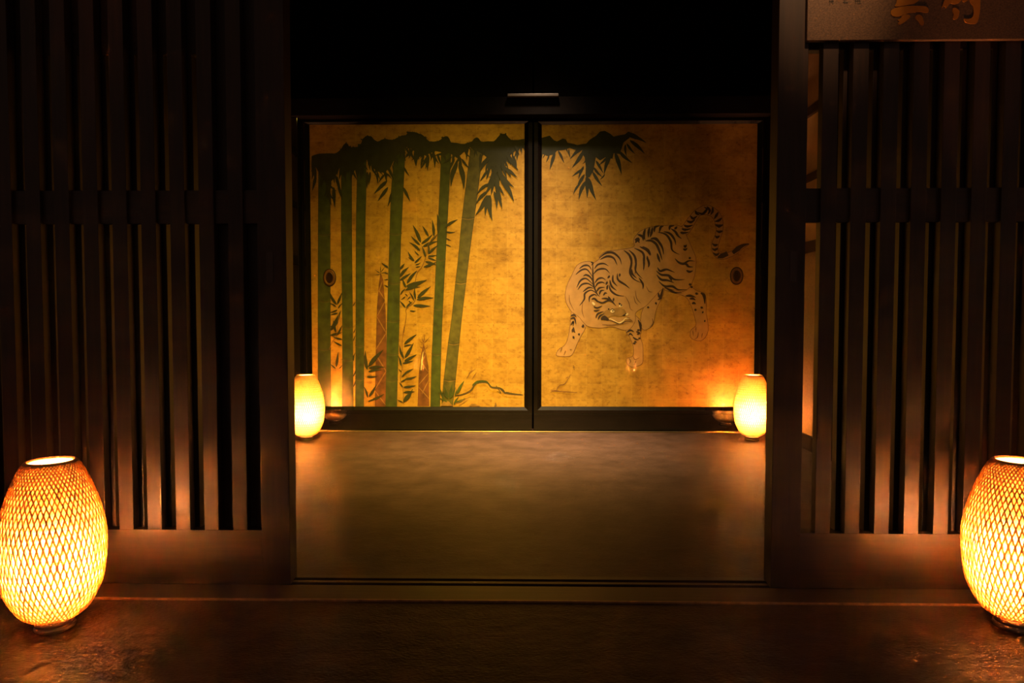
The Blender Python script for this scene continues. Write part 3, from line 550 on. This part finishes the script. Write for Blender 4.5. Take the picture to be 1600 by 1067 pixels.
# ------------------------------------------------------------------ front lattice doors and the fixed screens behind them
P_ = .0952; SW = .0485; ZT = 2.30
Zr = pz(833.5, YD, 1300); Zm0, Zm1 = pz(347.5, YD, 832), pz(294.5, YD, 832)
def lattice_door(sgn, edge, label):
    """edge: X of the stile side next to the opening"""
    SWI = .0945
    far = edge + sgn * (SWI + P_ * 12 - SW + SWI + SW - .0945)
    root = empty('lattice_sliding_screen', ((edge + far) / 2, YD + .02, .003))
    tag(root, label, 'sliding screen', 'lattice sliding screens')
    def sp(u, v): return sorted((edge + sgn * u, edge + sgn * v))
    y0, y1 = YD, YD + .036
    Wd = abs(far - edge)
    s1 = boxo('stile', *sp(0, SWI), y0, y1, .004, ZT, WOOD_V, root, .0015)
    boxo('stile', *sp(Wd - SWI, Wd), y0, y1, .004, ZT, WOOD_V, root, .0015)
    boxo('bottom_rail', *sp(SWI, Wd - SWI), y0 + .001, y1 - .002, .004, Zr, WOOD_H, root, .001)
    boxo('top_rail', *sp(SWI, Wd - SWI), y0 + .001, y1 - .002, ZT - .14, ZT, WOOD_H, root, .001)
    boxo('middle_rail', *sp(SWI, Wd - SWI), y0 + .013, y1 - .004, Zm0, Zm1, WOOD_H, root, .001)
    u = SWI + P_ - SW
    while u + SW < Wd - SWI - .01:
        boxo('slat', *sp(u, u + SW), y0 + .0005, y0 + .034, Zr, ZT - .14, WOOD_V, root, .0012)
        u += P_
    return root, s1
edL, edR = -0.7745, 0.8080
dl, stl = lattice_door(-1, edL, 'dark wooden lattice sliding screen nearer the bamboo painting, without a sign board')
dr, strr = lattice_door(1, edR, 'dark wooden lattice sliding screen under the gold lettered sign board')
# recessed finger pulls on the two closing stiles
def finger_pull(parent, x, y0, y1):
    za, zb = pz(y1, YD, 420), pz(y0, YD, 420)
    bm = bmesh.new()
    for a, b, c, d in ((x - .011, x - .008, za, zb), (x + .008, x + .011, za, zb), (x - .008, x + .008, za, za + .004), (x - .008, x + .008, zb - .004, zb)): box(bm, a, b, YD - .0012, YD + .004, c, d)
    box(bm, x - .008, x + .008, YD - .0003, YD + .004, za, zb)
    link('finger_pull', bm, BRONZE, parent)
finger_pull(dl, at(421.5, 418, YD).x, 394, 442)
finger_pull(dr, at(1240, 418, YD).x, 394, 442)
YB0, YB1 = 2.262, 2.296
def screen(sgn, edge, first, count, label, pe):
    far = first + sgn * (P_ * count + .02)
    root = empty('fixed_lattice_screen', ((edge + far) / 2, (YB0 + YB1) / 2, .003))
    tag(root, label, 'screen', 'fixed lattice screens')
    s = lambda a, b: sorted((a, b))
    boxo('post', *s(edge, pe), YB0, YB1, .003, ZT, WOOD_V, root, .0015)
    boxo('post', *s(far, far + sgn * .09), YB0, YB1, .003, ZT, WOOD_V, root, .0015)
    boxo('bottom_rail', *s(pe, far), YB0 + .001, YB1 - .001, .003, Zr - .005, WOOD_H, root, .001)
    boxo('top_rail', *s(pe, far), YB0 + .001, YB1 - .001, pz(81, YB0, 832), ZT, WOOD_H, root, .001)
    boxo('middle_rail', *s(pe, far), YB0 + .012, YB1 - .003, Zm0 + .006, Zm1 - .002, WOOD_H, root, .001)
    for k in range(count):
        x = first + sgn * P_ * k
        boxo('slat', *s(x, x + sgn * SW), YB0, YB1 - .002, Zr - .005, pz(81, YB0, 832), WOOD_V, root, .001)
xsL = at(309, 620, YB0).x
screen(-1, edL - .004, xsL - P_ * 0, 9, 'fixed dark lattice behind the sliding lattice that has no sign board', xsL + .047)
xsR = at(1314.5, 300, YB0).x
screen(1, edR + .004, xsR, 8, 'fixed dark lattice behind the sliding lattice under the sign board', at(1254, 450, YB0).x)

# ------------------------------------------------------------------ sign board
YG = 2.203
sx0, sx1 = at(1261.5, 40, YG).x, at(1261.5, 40, YG).x + 1.12
sz0 = at(1430, 62.3, YG).z
root = empty('sign_board', ((sx0 + sx1) / 2, YG + .007, sz0))
tag(root, 'brown wooden sign board with gold brush lettering across the top of the right lattice door', 'sign')
boxo('board', sx0, sx1, YG, YD - .001, sz0, sz0 + .34, BOARD, root, .002)
def glyph(name, fr, polys, mat, lab, th=.002):
    bm = bmesh.new()
    for q in polys:
        pts = smooth(fr(*q) + [fr(q[0])[0]], 4)[:-1]
        P = [at(a, b, YG) for a, b in pts]
        fv = [bm.verts.new((p.x, YG - th, p.z)) for p in P]; bv = [bm.verts.new((p.x, YG - .0002, p.z)) for p in P]
        for t in tessellate_polygon([[Vector((p.x, p.z, 0)) for p in P]]):
            try: bm.faces.new([fv[i] for i in t])
            except ValueError: pass
        for i in range(len(P)):
            j = (i + 1) % len(P); bm.faces.new((fv[i], fv[j], bv[j], bv[i]))
    o = link(name, bm, mat, root); o['label'] = lab
f = frm(1380, 0, 7.114)
glyph('character', f, [
    [(150, -60), (160, -160), (230, -190), (400, -200), (430, -150), (420, -30), (345, 42), (275, 55), (250, 62), (130, 75), (145, 30)],
    [(80, 130), (110, 100), (200, 76), (300, 68), (450, 70), (495, 95), (500, 130), (480, 142), (400, 135), (300, 145), (180, 185), (130, 188), (90, 170)],
    [(215, 165), (280, 165), (298, 190), (270, 220), (230, 250), (190, 272), (160, 265), (175, 240), (155, 225), (190, 205)],
    [(355, 180), (385, 165), (425, 180), (440, 215), (450, 260), (435, 285), (410, 275), (385, 235), (360, 210)],
    [(150, -330), (390, -340), (400, -250), (170, -240)]], GOLDINK, 'gold brush character, the left of two')
glyph('character', f, [
    [(690, -60), (720, -170), (780, -180), (770, -110), (900, -120), (905, -60), (860, 10), (830, 38), (790, 50), (750, 40), (715, 70), (695, 95), (680, 72), (645, 90), (665, 40)],
    [(880, -20), (940, -25), (930, 10), (900, 25), (880, 15)],
    [(770, 95), (800, 90), (840, 120), (840, 160), (825, 205), (795, 222), (772, 205), (780, 160), (768, 120)],
    [(950, -60), (970, -190), (1020, -190), (1040, -110), (1070, -40), (1075, 30), (1072, 120), (1060, 190), (1050, 230), (1020, 265), (920, 255), (895, 210), (940, 215), (980, 200), (1000, 160), (998, 90), (990, 60), (965, 30)]], GOLDINK, 'gold brush character, the right of two')
f = frm(1180, 0, 7.11)
def bars(*q): return [[(x0, y0), ((x0 + x1) / 2, y0 - 1), (x1, y0), (x1 + 1, (y0 + y1) / 2), (x1, y1), ((x0 + x1) / 2, y1 + 1), (x0, y1), (x0 - 1, (y0 + y1) / 2)] for x0, y0, x1, y1 in q]
for q in (bars((824, -40, 832, 46), (846, -40, 853, 30), (858, -40, 866, 46), (820, 14, 870, 20)), bars((990, -40, 998, 40), (975, 20, 992, 30), (1000, 20, 1030, 32), (970, -10, 1030, -4)), bars((1110, -30, 1118, 34), (1135, -40, 1142, 44), (1155, -30, 1163, 34), (1110, 8, 1165, 14), (1145, 36, 1175, 42))):
    glyph('small_character', f, q, DARKINK, 'small dark character at the upper left of the board', .001)

# ------------------------------------------------------------------ woven bamboo lanterns
PROF = [(.042, .0300), (.0656, .0385), (.0866, .0555), (.105, .0860), (.1226, .129), (.1317, .191), (.1345, .246), (.1326, .283), (.121, .345), (.1016, .4066), (.088, .4400), (.078, .4625), (.068, .4770), (.0575, .4840)]
def prof_samples(n, dr):
    P = smooth(PROF, 10)
    s = [0]
    for a, b in zip(P, P[1:]): s.append(s[-1] + math.hypot(b[0] - a[0], b[1] - a[1]))
    out = []
    for i in range(n + 1):
        t = s[-1] * i / n; k = 0
        while k < len(P) - 2 and s[k + 1] < t: k += 1
        u = (t - s[k]) / max(1e-9, s[k + 1] - s[k])
        a, b = P[k], P[k + 1]; d = math.hypot(b[0] - a[0], b[1] - a[1])
        nx, nz = (b[1] - a[1]) / d, -(b[0] - a[0]) / d
        out.append((a[0] + (b[0] - a[0]) * u + nx * dr, a[1] + (b[1] - a[1]) * u + nz * dr, nx, nz, s[-1] / n))
    return out
def weave(name, n, dr, w, th, phase, mat, parent, steps=44, fill=.62):
    bm = bmesh.new(); Q = prof_samples(steps, dr); kk = .1345 * math.sin(math.radians(16))
    for sgn in (1, -1):
        for i in range(n):
            phi = 2 * math.pi * (i + phase) / n; rows = []
            for j, (r, z, nx, nz, ds) in enumerate(Q):
                sa = min(.85, kk / max(r, .02)); ca = math.sqrt(1 - sa * sa)
                if j: phi += sgn * (sa / ca) / r * ds
                off = .0009 * sgn * math.cos(n * (phi - 2 * math.pi * phase / n) * 1.0)
                ct, st_ = math.cos(phi), math.sin(phi)
                N = Vector((nx * ct, nx * st_, nz)); T = Vector((-st_, ct, 0)); M = N.cross(T)
                side = (T * ca - M * sa * sgn * (1 if N.cross(T).z > 0 else -1))
                side.normalize()
                ww = min(w, 2 * math.pi * r / n * fill * (ca if ca > .5 else .5) * 1.5)
                c = Vector((r * ct, r * st_, z)) + N * off
                rows.append([bm.verts.new(c + side * (ww / 2 * e) + N * (th / 2 * g)) for e, g in ((-1, -1), (1, -1), (1, 1), (-1, 1))])
            for a, b in zip(rows, rows[1:]):
                for q in range(4): bm.faces.new((a[q], a[(q + 1) % 4], b[(q + 1) % 4], b[q]))
            bm.faces.new(rows[0]); bm.faces.new(rows[-1][::-1])
    return link(name, bm, mat, parent)
def make_lantern():
    root = empty('bamboo_lantern')
    weave('woven_shade', 56, 0, .0042, .0010, 0, BAMBOO_OUT, root, 44, .46)
    weave('inner_weave', 56, -.005, .0117, .0008, .5, BAMBOO_IN, root, 36, .64)
    bm = bmesh.new()
    lathe(bm, [(.0555, .4815), (.0590, .4850), (.0640, .4835), (.0680, .4795), (.0660, .4775), (.0600, .4800), (.0555, .4815)], 72)
    link('rim_band', bm, BAMBOO_RIM, root, True)
    bm = bmesh.new()
    lathe(bm, [(0, .0), (.050, .0), (.0535, .004), (.0535, .011), (.050, .0150), (.0480, .0155), (.050, .0165), (.0515, .020), (.050, .026), (.046, .0285), (0, .0285)], 72)
    link('base', bm, BASEWOOD, root, True)
    bm = bmesh.new()
    lathe(bm, [(0, .029), (.034, .029), (.034, .034), (.018, .040), (.016, .128), (.014, .138), (0, .138)], 32)
    link('lamp_holder', bm, SOCKET, root, True)
    bm = bmesh.new()
    lathe(bm, [(.011, .1385), (.013, .146), (.020, .156), (.0235, .168), (.021, .181), (.012, .190), (0, .193)], 20)
    link('bulb', bm, BULB, root, True)
    return root
proto = make_lantern()
spots_ = [(-1.348, 1.906, 0.0, 'glowing woven bamboo lantern shown nearly whole on the dark front floor'),
          (1.413, 1.960, 0.0, 'glowing woven bamboo lantern on the front floor beneath the sign board, half cut off'),
          (-1.617, 5.013, ZI, 'glowing woven bamboo lantern on the hall floor beside the bamboo painting'),
          (1.690, 5.060, ZI, 'glowing woven bamboo lantern on the hall floor beside the tiger painting')]
for i, (x, y, z, lab) in enumerate(spots_):
    if i == 0: r = proto
    else:
        r = proto.copy(); C.objects.link(r)
        for ch in proto.children:
            c = ch.copy(); C.objects.link(c); c.parent = r
    r.location = (x, y, z); r.rotation_euler = (0, 0, [0, .7, 1.9, 2.6][i])
    tag(r, lab, 'lantern', 'woven bamboo lanterns')
